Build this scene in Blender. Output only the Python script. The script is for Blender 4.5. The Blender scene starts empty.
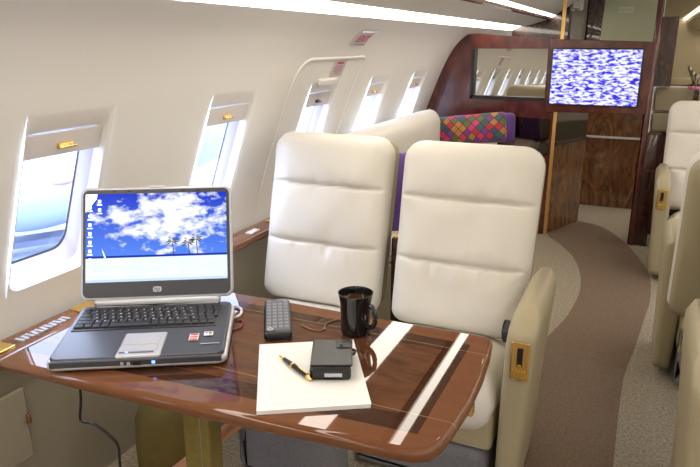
import bpy, bmesh, math, random
from mathutils import Vector, Matrix, noise
PI = math.pi
random.seed(7)
S = bpy.context.scene
COL = S.collection

# ------------------------------------------------------------------ materials
def new_mat(name):
    m = bpy.data.materials.new(name); m.use_nodes = True
    nt = m.node_tree; b = nt.nodes['Principled BSDF']
    return m, nt, b

def pmat(name, col, rough=.5, metal=0., coat=0., spec=.5, sheen=0., bump=None, var=None):
    """bump=(scale, strength), var=(scale, amount)"""
    m, nt, b = new_mat(name)
    b.inputs['Base Color'].default_value = (*col, 1)
    b.inputs['Roughness'].default_value = rough
    b.inputs['Metallic'].default_value = metal
    b.inputs['Coat Weight'].default_value = coat
    b.inputs['Coat Roughness'].default_value = .03
    b.inputs['Specular IOR Level'].default_value = spec
    b.inputs['Sheen Weight'].default_value = sheen
    tc = nt.nodes.new('ShaderNodeTexCoord')
    if var:
        n = nt.nodes.new('ShaderNodeTexNoise'); n.inputs['Scale'].default_value = var[0]; n.inputs['Detail'].default_value = 4
        nt.links.new(tc.outputs['Object'], n.inputs['Vector'])
        r = nt.nodes.new('ShaderNodeMix'); r.data_type = 'RGBA'
        r.inputs[6].default_value = (*[max(0, c*(1-var[1])) for c in col], 1)
        r.inputs[7].default_value = (*[min(1, c*(1+var[1])) for c in col], 1)
        nt.links.new(n.outputs['Fac'], r.inputs[0]); nt.links.new(r.outputs[2], b.inputs['Base Color'])
    if bump:
        n = nt.nodes.new('ShaderNodeTexNoise'); n.inputs['Scale'].default_value = bump[0]; n.inputs['Detail'].default_value = 3
        nt.links.new(tc.outputs['Object'], n.inputs['Vector'])
        k = nt.nodes.new('ShaderNodeBump'); k.inputs['Strength'].default_value = bump[1]; k.inputs['Distance'].default_value = .002
        nt.links.new(n.outputs['Fac'], k.inputs['Height']); nt.links.new(k.outputs['Normal'], b.inputs['Normal'])
    return m

def emat(name, col, strength):
    m, nt, b = new_mat(name)
    b.inputs['Base Color'].default_value = (*col, 1)
    b.inputs['Emission Color'].default_value = (*col, 1)
    b.inputs['Emission Strength'].default_value = strength
    return m

def wood(name, dark, light, scale=(6, 6, .7), nscale=3., rough=.12, coat=.6, swirl=2.0):
    m, nt, b = new_mat(name)
    tc = nt.nodes.new('ShaderNodeTexCoord'); mp = nt.nodes.new('ShaderNodeMapping')
    mp.inputs['Scale'].default_value = scale
    nt.links.new(tc.outputs['Object'], mp.inputs['Vector'])
    n = nt.nodes.new('ShaderNodeTexNoise'); n.inputs['Scale'].default_value = nscale; n.inputs['Detail'].default_value = 8
    n.inputs['Distortion'].default_value = swirl; n.inputs['Roughness'].default_value = .6
    nt.links.new(mp.outputs['Vector'], n.inputs['Vector'])
    cr = nt.nodes.new('ShaderNodeValToRGB')
    cr.color_ramp.elements[0].position = .32; cr.color_ramp.elements[0].color = (*dark, 1)
    cr.color_ramp.elements[1].position = .68; cr.color_ramp.elements[1].color = (*light, 1)
    nt.links.new(n.outputs['Fac'], cr.inputs['Fac']); nt.links.new(cr.outputs['Color'], b.inputs['Base Color'])
    b.inputs['Roughness'].default_value = rough; b.inputs['Coat Weight'].default_value = coat; b.inputs['Coat Roughness'].default_value = .02
    return m

def math_node(nt, op, a, b=None):
    n = nt.nodes.new('ShaderNodeMath'); n.operation = op
    for i, v in enumerate((a, b)):
        if v is None: continue
        if isinstance(v, (int, float)): n.inputs[i].default_value = v
        else: nt.links.new(v, n.inputs[i])
    return n.outputs[0]

def mixc(nt, fac, a, b):
    r = nt.nodes.new('ShaderNodeMix'); r.data_type = 'RGBA'
    for i, v in ((0, fac), (6, a), (7, b)):
        if isinstance(v, tuple): r.inputs[i].default_value = (*v, 1) if len(v) == 3 else v
        elif isinstance(v, (int, float)): r.inputs[i].default_value = v
        else: nt.links.new(v, r.inputs[i])
    return r.outputs[2]

M = {}
M['leather'] = pmat('cream_leather', (.75, .715, .64), .42, bump=(160, .12), var=(3, .03))
M['leather_tan'] = pmat('tan_leather', (.41, .35, .22), .45, bump=(160, .12), var=(3, .04))
M['wall'] = pmat('wall_lining', (.86, .84, .785), .6, bump=(220, .06))
M['ceil'] = pmat('ceiling_lining', (.74, .71, .63), .7)
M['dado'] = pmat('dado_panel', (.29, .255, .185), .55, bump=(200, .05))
M['wood'] = wood('mahogany', (.045, .010, .005), (.22, .06, .025), (3, 3, 1.2), 3)
M['wood_red'] = wood('red_mahogany', (.050, .009, .010), (.14, .032, .024), (2, 2, 1.), 3, rough=.18)
M['wood_crotch'] = wood('crotch_veneer', (.05, .018, .006), (.30, .13, .045), (4.0, 1, 1.3), 2.2, swirl=3.5)
M['wood_ledge'] = wood('ledge_wood', (.11, .035, .015), (.26, .10, .045), (5, 1, 5), 3)
M['wood_dark'] = wood('dark_wood', (.018, .006, .004), (.07, .02, .012), (3, 3, 1), 3, rough=.2)
M['gold'] = pmat('gold', (.95, .66, .22), .22, 1.)
M['brass_strip'] = pmat('brass_strip', (.80, .50, .17), .35, 1., bump=(90, .9))
M['chrome'] = pmat('chrome', (.8, .8, .82), .2, 1.)
M['black'] = pmat('black_plastic', (.012, .012, .014), .35)
M['black_gloss'] = pmat('black_glaze', (.008, .008, .009), .06, coat=.5)
M['black_leather'] = pmat('black_leather', (.012, .012, .014), .3, bump=(260, .35))
M['char'] = pmat('charcoal_plastic', (.055, .057, .07), .36)
M['silver'] = pmat('silver_plastic', (.56, .57, .62), .33, .3)
M['key'] = pmat('key_plastic', (.032, .033, .042), .5)
M['white'] = pmat('white_plastic', (.85, .85, .85), .4)
M['shade'] = pmat('shade_panel', (.74, .70, .68), .5)
M['frame'] = pmat('window_reveal', (.60, .565, .63), .4)
M['gasket'] = pmat('gasket', (.12, .12, .17), .5)
M['paper'] = pmat('paper', (.92, .91, .88), .8)
M['coffee'] = pmat('coffee', (.05, .022, .01), .08)
M['purple'] = pmat('purple_fabric', (.10, .035, .23), .8, sheen=.4, bump=(300, .4), var=(20, .2))
M['button'] = pmat('grey_buttons', (.26, .27, .30), .5)
M['olive'] = pmat('olive_fabric', (.14, .10, .02), .85, bump=(150, .6), var=(30, .25))
M['olive_laminate'] = pmat('mottled_olive', (.20, .145, .03), .35, coat=.3, var=(60, .3))
M['copper'] = pmat('copper', (.85, .42, .26), .35, .6)
M['plinth'] = pmat('plinth_carpet', (.20, .19, .20), .95, bump=(240, .8), var=(120, .25))
M['green'] = pmat('pale_green_panel', (.50, .53, .36), .5)
M['green_text'] = pmat('placard_face', (.66, .68, .54), .5)
M['red'] = pmat('red_ink', (.62, .03, .08), .5)
M['sign'] = pmat('sign_face', (.62, .57, .60), .4)
M['grey'] = pmat('grey_fabric', (.22, .20, .17), .8)
M['pink'] = pmat('pink_petal', (.72, .26, .42), .6)
M['stem'] = pmat('stem', (.05, .07, .02), .6)
M['mirror'] = pmat('mirror_glass', (.56, .54, .48), .015, 1.)
M['bronze_mirror'] = pmat('bronze_mirror', (.34, .29, .19), .02, 1.)
M['dark_mirror'] = pmat('smoked_mirror', (.16, .13, .10), .03, 1.)
M['cable_white'] = pmat('white_cable', (.8, .8, .82), .4)
M['cable_black'] = pmat('black_cable', (.012, .011, .010), .4)
M['cable_tan'] = pmat('tan_cable', (.24, .13, .07), .5)
M['cable_red'] = pmat('maroon_cable', (.20, .02, .05), .5)
M['light'] = emat('cove_light', (1., .92, .80), 10.)
M['lamp'] = emat('fill_lamp_light', (1., .88, .70), 24.)  # glow of the added fill lamps in the ceiling
M['led_blue'] = emat('blue_led', (.08, .2, 1.), 6.)
M['tarmac'] = pmat('tarmac', (.32, .36, .42), .9)
M['jet_white'] = pmat('jet_white', (.27, .33, .42), .4)
M['jet_dark'] = pmat('jet_dark', (.12, .14, .22), .4)
M['jet_red'] = pmat('jet_red', (.35, .20, .26), .4)

def mat_pane():
    m, nt, b = new_mat('cabin_glass')
    out = nt.nodes['Material Output']; nt.nodes.remove(b)
    t = nt.nodes.new('ShaderNodeBsdfTransparent'); t.inputs[0].default_value = (.93, .95, 1, 1)
    g = nt.nodes.new('ShaderNodeBsdfGlossy'); g.inputs['Roughness'].default_value = .02
    mx = nt.nodes.new('ShaderNodeMixShader'); mx.inputs[0].default_value = .06
    nt.links.new(t.outputs[0], mx.inputs[1]); nt.links.new(g.outputs[0], mx.inputs[2]); nt.links.new(mx.outputs[0], out.inputs[0])
    return m
M['pane'] = mat_pane()

def mat_carpet(name, a, c, scale):
    m, nt, b = new_mat(name)
    tc = nt.nodes.new('ShaderNodeTexCoord')
    n = nt.nodes.new('ShaderNodeTexNoise'); n.inputs['Scale'].default_value = scale; n.inputs['Detail'].default_value = 5; n.inputs['Roughness'].default_value = .75
    nt.links.new(tc.outputs['Object'], n.inputs['Vector'])
    cr = nt.nodes.new('ShaderNodeValToRGB')
    cr.color_ramp.elements[0].position = .36; cr.color_ramp.elements[0].color = (*a, 1)
    cr.color_ramp.elements[1].position = .64; cr.color_ramp.elements[1].color = (*c, 1)
    nt.links.new(n.outputs['Fac'], cr.inputs['Fac']); nt.links.new(cr.outputs['Color'], b.inputs['Base Color'])
    k = nt.nodes.new('ShaderNodeBump'); k.inputs['Strength'].default_value = .6; k.inputs['Distance'].default_value = .004
    nt.links.new(n.outputs['Fac'], k.inputs['Height']); nt.links.new(k.outputs['Normal'], b.inputs['Normal'])
    b.inputs['Roughness'].default_value = .95; b.inputs['Specular IOR Level'].default_value = .1
    return m
M['carpet'] = mat_carpet('speckled_carpet', (.21, .17, .12), (.44, .385, .285), 95)
M['runner'] = mat_carpet('brown_runner', (.155, .108, .074), (.24, .174, .122), 120)

def mat_table():
    m, nt, b = new_mat('table_veneer')
    tc = nt.nodes.new('ShaderNodeTexCoord'); sp = nt.nodes.new('ShaderNodeSeparateXYZ')
    nt.links.new(tc.outputs['Object'], sp.inputs[0])
    mp = nt.nodes.new('ShaderNodeMapping'); mp.inputs['Scale'].default_value = (2.2, 9, 2)
    mp.inputs['Rotation'].default_value = (0, 0, .12)
    nt.links.new(tc.outputs['Object'], mp.inputs['Vector'])
    n = nt.nodes.new('ShaderNodeTexNoise'); n.inputs['Scale'].default_value = 4; n.inputs['Detail'].default_value = 9; n.inputs['Distortion'].default_value = 1.2
    nt.links.new(mp.outputs['Vector'], n.inputs['Vector'])
    cr = nt.nodes.new('ShaderNodeValToRGB')
    cr.color_ramp.elements[0].position = .22; cr.color_ramp.elements[0].color = (.070, .025, .011, 1)
    cr.color_ramp.elements[1].position = .82; cr.color_ramp.elements[1].color = (.165, .066, .028, 1)
    nt.links.new(n.outputs['Fac'], cr.inputs['Fac'])
    field = cr.outputs['Color']
    X, Y = sp.outputs['X'], sp.outputs['Y']          # table-local: right edge x=+.49, y in -.295..+.295
    dr = math_node(nt, 'SUBTRACT', .492, X)
    dn = math_node(nt, 'ADD', math_node(nt, 'SUBTRACT', Y, math_node(nt, 'MULTIPLY', X, .06)), .242)
    df = math_node(nt, 'SUBTRACT', .295, Y)
    d = math_node(nt, 'MINIMUM', math_node(nt, 'MINIMUM', dr, dn), df)
    in1 = math_node(nt, 'GREATER_THAN', d, .062)
    in2 = math_node(nt, 'GREATER_THAN', d, .115)
    band = math_node(nt, 'SUBTRACT', in1, in2)
    edge = math_node(nt, 'SUBTRACT', 1., in1)
    lighter = mixc(nt, .6, field, (.22, .085, .036))
    darker = mixc(nt, .72, field, (.035, .014, .008))
    c = mixc(nt, edge, field, lighter)
    c = mixc(nt, band, c, darker)
    # leaf joints: thin dark lines across and along
    def line(v, at, w): 
        return math_node(nt, 'LESS_THAN', math_node(nt, 'ABSOLUTE', math_node(nt, 'SUBTRACT', v, at)), w)
    j = math_node(nt, 'MAXIMUM', line(Y, -.095, .0012), line(Y, .197, .0012))
    c = mixc(nt, j, c, (.30, .17, .08))
    nt.links.new(c, b.inputs['Base Color'])
    b.inputs['Roughness'].default_value = .025
    b.inputs['Specular IOR Level'].default_value = .40
    return m
M['table'] = mat_table()

def mat_screen():
    """beach wallpaper: blue sky, white clouds, sea line and pale sand. local x -.165..165, z -.103..103"""
    m, nt, b = new_mat('laptop_picture')
    tc = nt.nodes.new('ShaderNodeTexCoord'); sp = nt.nodes.new('ShaderNodeSeparateXYZ')
    nt.links.new(tc.outputs['Object'], sp.inputs[0])
    Z = sp.outputs['Z']; X = sp.outputs['X']
    mp = nt.nodes.new('ShaderNodeMapping'); mp.inputs['Scale'].default_value = (12, 1, 20); mp.inputs['Location'].default_value = (3.4, 0, 1.35)
    mp.inputs['Rotation'].default_value = (0, .35, 0)
    nt.links.new(tc.outputs['Object'], mp.inputs['Vector'])
    n = nt.nodes.new('ShaderNodeTexNoise'); n.inputs['Scale'].default_value = 2.0; n.inputs['Detail'].default_value = 7; n.inputs['Roughness'].default_value = .58
    nt.links.new(mp.outputs['Vector'], n.inputs['Vector'])
    # clouds gather in a band right of centre
    bx = math_node(nt, 'ABSOLUTE', math_node(nt, 'SUBTRACT', X, .035))
    bz = math_node(nt, 'ABSOLUTE', math_node(nt, 'SUBTRACT', Z, .045))
    w = math_node(nt, 'ADD', math_node(nt, 'MULTIPLY', bx, 1.25), math_node(nt, 'MULTIPLY', bz, 2.4))
    cl = math_node(nt, 'SUBTRACT', math_node(nt, 'ADD', n.outputs['Fac'], .12), w)
    cr = nt.nodes.new('ShaderNodeValToRGB')
    e = cr.color_ramp.elements
    e[0].position = .38; e[0].color = (0, 0, 0, 1); e[1].position = .52; e[1].color = (1, 1, 1, 1)
    nt.links.new(cl, cr.inputs['Fac'])
    g = nt.nodes.new('ShaderNodeMapRange'); g.inputs['From Min'].default_value = -.05; g.inputs['From Max'].default_value = .1
    nt.links.new(Z, g.inputs['Value'])
    sky = mixc(nt, g.outputs[0], (.10, .26, .92), (.012, .045, .62))
    sky = mixc(nt, cr.outputs['Color'], sky, (.93, .97, 1.))
    sea = mixc(nt, math_node(nt, 'LESS_THAN', Z, -.0425), sky, (.008, .03, .42))
    n2 = nt.nodes.new('ShaderNodeTexNoise'); n2.inputs['Scale'].default_value = 40; n2.inputs['Detail'].default_value = 4
    mp2 = nt.nodes.new('ShaderNodeMapping'); mp2.inputs['Scale'].default_value = (.4, 1, 1.6)
    nt.links.new(tc.outputs['Object'], mp2.inputs['Vector']); nt.links.new(mp2.outputs['Vector'], n2.inputs['Vector'])
    sand = mixc(nt, n2.outputs['Fac'], (.74, .92, 1.), (1, 1, 1))
    c = mixc(nt, math_node(nt, 'LESS_THAN', Z, -.0475), sea, sand)
    c = mixc(nt, math_node(nt, 'LESS_THAN', Z, -.0975), c, (.62, .78, 1.))
    b.inputs['Base Color'].default_value = (0, 0, 0, 1); b.inputs['Roughness'].default_value = .3
    b.inputs['Specular IOR Level'].default_value = .1
    nt.links.new(c, b.inputs['Emission Color']); b.inputs['Emission Strength'].default_value = 1.0
    return m
M['screen'] = mat_screen()

def mat_tv():
    m, nt, b = new_mat('tv_picture')
    tc = nt.nodes.new('ShaderNodeTexCoord')
    mp = nt.nodes.new('ShaderNodeMapping'); mp.inputs['Scale'].default_value = (17, 1, 48); mp.inputs['Rotation'].default_value = (0, .30, 0)
    nt.links.new(tc.outputs['Object'], mp.inputs['Vector'])
    n = nt.nodes.new('ShaderNodeTexNoise'); n.inputs['Scale'].default_value = 1.4; n.inputs['Detail'].default_value = 4; n.inputs['Distortion'].default_value = .6
    nt.links.new(mp.outputs['Vector'], n.inputs['Vector'])
    cr = nt.nodes.new('ShaderNodeValToRGB'); e = cr.color_ramp.elements
    e[0].position = .40; e[0].color = (.03, .015, .68, 1); e[1].position = .55; e[1].color = (.88, .9, 1, 1)
    x = cr.color_ramp.elements.new(.475); x.color = (.34, .33, .95, 1)
    nt.links.new(n.outputs['Fac'], cr.inputs['Fac'])
    b.inputs['Base Color'].default_value = (0, 0, 0, 1); b.inputs['Roughness'].default_value = .25; b.inputs['Specular IOR Level'].default_value = .2
    nt.links.new(cr.outputs['Color'], b.inputs['Emission Color']); b.inputs['Emission Strength'].default_value = 1.05
    return m
M['tv'] = mat_tv()

def mat_harlequin():
    m, nt, b = new_mat('diamond_patchwork')
    tc = nt.nodes.new('ShaderNodeTexCoord')
    mp = nt.nodes.new('ShaderNodeMapping'); mp.inputs['Rotation'].default_value = (0, PI/4, 0); mp.inputs['Scale'].default_value = (24, 24, 24)
    nt.links.new(tc.outputs['Object'], mp.inputs['Vector'])
    sp = nt.nodes.new('ShaderNodeSeparateXYZ'); nt.links.new(mp.outputs['Vector'], sp.inputs[0])
    cb = nt.nodes.new('ShaderNodeCombineXYZ')
    nt.links.new(math_node(nt, 'FLOOR', sp.outputs['X']), cb.inputs[0]); nt.links.new(math_node(nt, 'FLOOR', sp.outputs['Z']), cb.inputs[1])
    wn = nt.nodes.new('ShaderNodeTexWhiteNoise'); wn.noise_dimensions = '2D'; nt.links.new(cb.outputs[0], wn.inputs['Vector'])
    cr = nt.nodes.new('ShaderNodeValToRGB'); cr.color_ramp.interpolation = 'CONSTANT'
    cols = [(.45, .02, .03), (.02, .10, .09), (.42, .17, .02), (.15, .03, .22), (.55, .03, .12), (.03, .06, .12), (.10, .13, .02)]
    e = cr.color_ramp.elements
    e[0].color = (*cols[0], 1); e[1].position = 1/7; e[1].color = (*cols[1], 1)
    for i in range(2, 7):
        q = e.new(i/7); q.color = (*cols[i], 1)
    nt.links.new(wn.outputs['Value'], cr.inputs['Fac'])
    fx = math_node(nt, 'ABSOLUTE', math_node(nt, 'SUBTRACT', math_node(nt, 'FRACT', sp.outputs['X']), .5))
    fz = math_node(nt, 'ABSOLUTE', math_node(nt, 'SUBTRACT', math_node(nt, 'FRACT', sp.outputs['Z']), .5))
    ed = math_node(nt, 'GREATER_THAN', math_node(nt, 'MAXIMUM', fx, fz), .44)
    c = mixc(nt, ed, cr.outputs['Color'], (.06, .01, .05))
    nt.links.new(c, b.inputs['Base Color']); b.inputs['Roughness'].default_value = .7
    b.inputs['Sheen Weight'].default_value = .3
    return m
M['harlequin'] = mat_harlequin()

# ------------------------------------------------------------------ object helpers
def tag(o, label=None, cat=None, group=None, kind=None):
    if label: o['label'] = label
    if cat: o['category'] = cat
    if group: o['group'] = group
    if kind: o['kind'] = kind
    return o

def empty(name, loc, rz=0.):
    o = bpy.data.objects.new(name, None); COL.objects.link(o)
    o.location = loc; o.rotation_euler = (0, 0, rz); o.empty_display_size = .05
    return o

def link(name, bm, mats, parent=None, smooth=False, angle=None, subsurf=0, bevel=0):
    bmesh.ops.recalc_face_normals(bm, faces=bm.faces[:])
    me = bpy.data.meshes.new(name); bm.to_mesh(me); bm.free()
    for m in (mats if isinstance(mats, (list, tuple)) else [mats]): me.materials.append(m)
    if smooth or angle:
        for p in me.polygons: p.use_smooth = True
    o = bpy.data.objects.new(name, me); COL.objects.link(o)
    if angle:
        me.set_sharp_from_angle(angle=angle)
    if bevel:
        b = o.modifiers.new('bevel', 'BEVEL'); b.width = bevel; b.segments = 3; b.limit_method = 'ANGLE'
        if not (smooth or angle):
            for p in me.polygons: p.use_smooth = True
            b.harden_normals = False
            me.set_sharp_from_angle(angle=.7)
    if subsurf:
        s = o.modifiers.new('sub', 'SUBSURF'); s.levels = subsurf; s.render_levels = subsurf
    if smooth and len(me.vertices) < 500:
        o.modifiers.new('weighted', 'WEIGHTED_NORMAL').keep_sharp = True
    if parent: o.parent = parent
    return o

def box(bm, c, s, rot=None, mi=0):
    vs = []
    R = rot.to_matrix() if rot is not None else Matrix.Identity(3)
    for z in (-1, 1):
        for y in (-1, 1):
            for x in (-1, 1):
                vs.append(bm.verts.new(Vector(c) + R @ Vector((x*s[0]/2, y*s[1]/2, z*s[2]/2))))
    for f in ((0, 1, 3, 2), (4, 5, 7, 6), (0, 1, 5, 4), (2, 3, 7, 6), (0, 2, 6, 4), (1, 3, 7, 5)):
        fa = bm.faces.new([vs[i] for i in f]); fa.material_index = mi
    return vs

def boxm(c, s, rot=None):
    bm = bmesh.new(); box(bm, c, s, rot); return bm

def rbox(c, s, r=.01, seg=3, rot=None):
    bm = bmesh.new(); box(bm, (0, 0, 0), s)
    bmesh.ops.bevel(bm, geom=bm.edges[:], offset=min(r, min(s)*.49), segments=seg, affect='EDGES', profile=.5)
    mt = Matrix.Translation(c) @ (rot.to_matrix().to_4x4() if rot is not None else Matrix.Identity(4))
    bmesh.ops.transform(bm, matrix=mt, verts=bm.verts[:])
    return bm

def prism(bm, pts, axis, a, b, mi=0):
    """polygon pts (2-D) extruded along axis between a and b."""
    def P(p, t):
        if axis == 'z': return (p[0], p[1], t)
        if axis == 'y': return (p[0], t, p[1])
        return (t, p[0], p[1])
    v0 = [bm.verts.new(P(p, a)) for p in pts]; v1 = [bm.verts.new(P(p, b)) for p in pts]
    n = len(pts)
    fs = [bm.faces.new(v0), bm.faces.new(v1)]
    for i in range(n): fs.append(bm.faces.new((v0[i], v0[(i+1) % n], v1[(i+1) % n], v1[i])))
    for f in fs: f.material_index = mi

def tube(bm, pts, r, n=8, cap=True):
    pts = [Vector(p) for p in pts]; rings = []
    rr = r if isinstance(r, (list, tuple)) else [r]*len(pts)
    up = Vector((0, 0, 1))
    for i, p in enumerate(pts):
        t = (pts[min(i+1, len(pts)-1)] - pts[max(i-1, 0)]).normalized()
        a = t.cross(up)
        if a.length < 1e-3: a = t.cross(Vector((1, 0, 0)))
        a.normalize(); b = t.cross(a).normalized()
        rings.append([bm.verts.new(p + (a*math.cos(2*PI*k/n) + b*math.sin(2*PI*k/n))*rr[i]) for k in range(n)])
    for i in range(len(rings)-1):
        for k in range(n):
            bm.faces.new((rings[i][k], rings[i][(k+1) % n], rings[i+1][(k+1) % n], rings[i+1][k]))
    if cap: bm.faces.new(rings[0]); bm.faces.new(rings[-1])

def spline(pts, n=8):
    pts = [Vector(p) for p in pts]; out = []
    for i in range(len(pts)-1):
        p0 = pts[max(i-1, 0)]; p1 = pts[i]; p2 = pts[i+1]; p3 = pts[min(i+2, len(pts)-1)]
        for k in range(n):
            t = k/n
            out.append(.5*((2*p1) + (p2-p0)*t + (2*p0-5*p1+4*p2-p3)*t*t + (3*p1-p0-3*p2+p3)*t**3))
    out.append(pts[-1]); return out

def lathe(bm, prof, n=32, c=(0, 0, 0), mi=0):
    rings = []
    for r, z in prof:
        if r < 1e-5: rings.append([bm.verts.new((c[0], c[1], c[2]+z))])
        else: rings.append([bm.verts.new((c[0]+r*math.cos(2*PI*k/n), c[1]+r*math.sin(2*PI*k/n), c[2]+z)) for k in range(n)])
    for a, b in zip(rings, rings[1:]):
        for k in range(n):
            q = [a[k % len(a)], a[(k+1) % len(a)], b[(k+1) % len(b)], b[k % len(b)]]
            u = list(dict.fromkeys(q))
            if len(u) > 2:
                f = bm.faces.new(u); f.material_index = mi

def rrect(w, h, r, n=6):
    r = min(r, w/2-1e-5, h/2-1e-5); out = []
    for cx, cy, a0 in ((w/2-r, h/2-r, 0), (-w/2+r, h/2-r, PI/2), (-w/2+r, -h/2+r, PI), (w/2-r, -h/2+r, 1.5*PI)):
        for k in range(n+1):
            a = a0 + PI/2*k/n; out.append((cx+r*math.cos(a), cy+r*math.sin(a)))
    return out

def text_bm(body, size, mat4, depth=.0006):
    cu = bpy.data.curves.new('lettering', 'FONT'); cu.body = body; cu.size = size; cu.align_x = 'CENTER'; cu.align_y = 'CENTER'; cu.extrude = depth
    o = bpy.data.objects.new('lettering', cu); COL.objects.link(o)
    bpy.context.view_layer.update()
    dg = bpy.context.evaluated_depsgraph_get()
    me = bpy.data.meshes.new_from_object(o.evaluated_get(dg))
    bm = bmesh.new(); bm.from_mesh(me); bmesh.ops.transform(bm, matrix=mat4, verts=bm.verts[:])
    bpy.data.objects.remove(o); bpy.data.curves.remove(cu); bpy.data.meshes.remove(me)
    return bm

def puffy(w, h, t, rt, rb, seams=(), puff=.02, taper=0., nu=28, nv=60, pe=5., pv=8., wrinkle=.0, seed=0, backpuff=0.):
    """upholstered pad: x across, z up 0..h, front is -y. seams = heights of the sewn grooves; taper narrows the bottom."""
    bm = bmesh.new()
    us = [math.sin(PI/2*(-1+2*i/nu)) for i in range(nu+1)]
    us = [.55*u + .45*(-1+2*i/nu) for i, u in enumerate(us)]
    vs = [.5+.5*(.4*math.sin(PI/2*(-1+2*j/nv)) + .6*(-1+2*j/nv)) for j in range(nv+1)]
    cuts = [0.] + list(seams) + [h]
    F, B = [], []
    for j, v in enumerate(vs):
        z = v*h
        hw = w/2 - taper*(1-v)
        if z > h-rt: hw -= rt - math.sqrt(max(0, rt*rt-(z-(h-rt))**2))
        if z < rb: hw -= rb - math.sqrt(max(0, rb*rb-(rb-z)**2))
        s = 0.
        for a, b in zip(cuts, cuts[1:]):
            if a <= z <= b:
                q = (z-a)/(b-a); s = max(0, 1-abs(2*q-1)**5)**.6*(1.15-.3*q); break
        fr, br = [], []
        for i, u in enumerate(us):
            e = max(0, 1-abs(u)**pe)**.5 * max(0, 1-abs(2*v-1)**pv)**.5
            wr = 0.
            if wrinkle:
                near = 0.
                for k, c in enumerate(seams):
                    d = z-c; up = 1. if k == len(seams)-1 else -1.      # gathers fan away from the seam
                    near += math.exp(-(d/.055)**2)*(1. if d*up > 0 else .35)*math.exp(-(u/.65)**2)*noise.noise(Vector((u*11*(1-.9*abs(d))+seed, z*4, seed*1.7+k)))
                    wr -= 0.
                wr = wrinkle*near + wrinkle*.45*noise.noise(Vector((u*2.2, z*7+seed, seed)))
                for c in seams: wr -= .017*math.exp(-((z-c-.004*noise.noise(Vector((u*3, c*9, seed))))/.0055)**2)*(1-u**6)
            x = hw*u
            if abs(u) > .999 or j in (0, nv):
                vtx = bm.verts.new((x, 0, z)); fr.append(vtx); br.append(vtx)
            else:
                fr.append(bm.verts.new((x, -(t/2)*e - (puff*s*(1-u**4) + wr)*e, z)))
                br.append(bm.verts.new((x, (t/2+backpuff*s)*e, z)))
        F.append(fr); B.append(br)
    for j in range(nv):
        for i in range(nu):
            for G, o in ((F, 1), (B, -1)):
                q = [G[j][i], G[j][i+1], G[j+1][i+1], G[j+1][i]]
                if len(set(q)) < 3: continue
                try: bm.faces.new(q if o > 0 else q[::-1])
                except ValueError: pass
    bmesh.ops.remove_doubles(bm, verts=bm.verts[:], dist=1e-5)
    return bm

def xform(bm, loc=(0, 0, 0), rx=0, ry=0, rz=0):
    m = Matrix.Translation(loc) @ Matrix.Rotation(rz, 4, 'Z') @ Matrix.Rotation(ry, 4, 'Y') @ Matrix.Rotation(rx, 4, 'X')
    bmesh.ops.transform(bm, matrix=m, verts=bm.verts[:]); return bm

# ------------------------------------------------------------------ cabin shell
PROF = [(0., -1.47), (.30, -1.50), (.50, -1.525), (.60, -1.53), (.72, -1.505), (.88, -1.45), (1.0, -1.405), (1.08, -1.375), (1.17, -1.335), (1.26, -1.290), (1.35, -1.220), (1.39, -1.165), (1.43, -1.09)]
def xw(z):
    i = 0
    while i < len(PROF)-2 and z > PROF[i+1][0]: i += 1
    p = [PROF[max(0, min(len(PROF)-1, i+k))] for k in (-1, 0, 1, 2)]
    t = (z-p[1][0])/(p[2][0]-p[1][0])
    def sl(a, b): return (b[1]-a[1])/(b[0]-a[0]) if b[0] != a[0] else 0
    d = p[2][0]-p[1][0]
    m1 = sl(p[0], p[2])*d; m2 = sl(p[1], p[3])*d
    return (2*t**3-3*t*t+1)*p[1][1] + (t**3-2*t*t+t)*m1 + (-2*t**3+3*t*t)*p[2][1] + (t**3-t*t)*m2
def wn(z):
    d = (xw(z+.004)-xw(z-.004))/.008
    return Vector((-1, 0, d)).normalized()
SIDE = 1
def wp(y, z, depth=0., side=None):
    p = Vector((xw(z), y, z)) + wn(z)*depth
    if (SIDE if side is None else side) < 0: p.x = -p.x
    return p

Y0, Y1 = -4.6, 7.6
WIN_Y = [-3.94, -3.2, -2.46, -1.72, -.98, -.24, .50, 1.25, 2.0, 2.735, 3.44, 4.15]
WZ0, WZ1, WHW = .655, 1.160, .145
def side_wall(name, side, wins):
    bm = bmesh.new()
    ys = {Y0, Y1}; zs = {.30, 1.43, WZ0, WZ1}
    for y in wins: ys |= {y-WHW, y+WHW}
    y = Y0
    while y < Y1:
        if all(abs(y-q) > .05 for q in ys): ys.add(y)
        y += .25
    z = .34
    while z < 1.42:
        if all(abs(z-q) > .012 for q in zs): zs.add(z)
        z += .025
    ys = sorted(ys); zs = sorted(zs)
    V = {}
    def g(i, j):
        if (i, j) not in V: V[i, j] = bm.verts.new(wp(ys[i], zs[j], 0, side))
        return V[i, j]
    for i in range(len(ys)-1):
        for j in range(len(zs)-1):
            yc = (ys[i]+ys[i+1])/2; zc = (zs[j]+zs[j+1])/2
            if WZ0 < zc < WZ1 and any(abs(yc-w) < WHW for w in wins): continue
            bm.faces.new((g(i, j), g(i+1, j), g(i+1, j+1), g(i, j+1)))
    return tag(link(name, bm, M['wall'], smooth=True), kind='structure')
side_wall('wall_left', 1, WIN_Y)
side_wall('wall_right', -1, WIN_Y)

def loop(bm, y, pts, depth):
    return [bm.verts.new(wp(y+u, v, depth if not callable(depth) else depth(v))) for u, v in pts]
def bridge(bm, a, b, mi=0):
    n = len(a)
    for k in range(n):
        q = [a[k], a[(k+1) % n], b[(k+1) % n], b[k]]
        f = bm.faces.new(q); f.material_index = mi
def rr_at(z0, z1, hw, r, n=6):
    zc = (z0+z1)/2
    return [(u, zc+v) for u, v in rrect(2*hw, z1-z0, r, n)]

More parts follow.
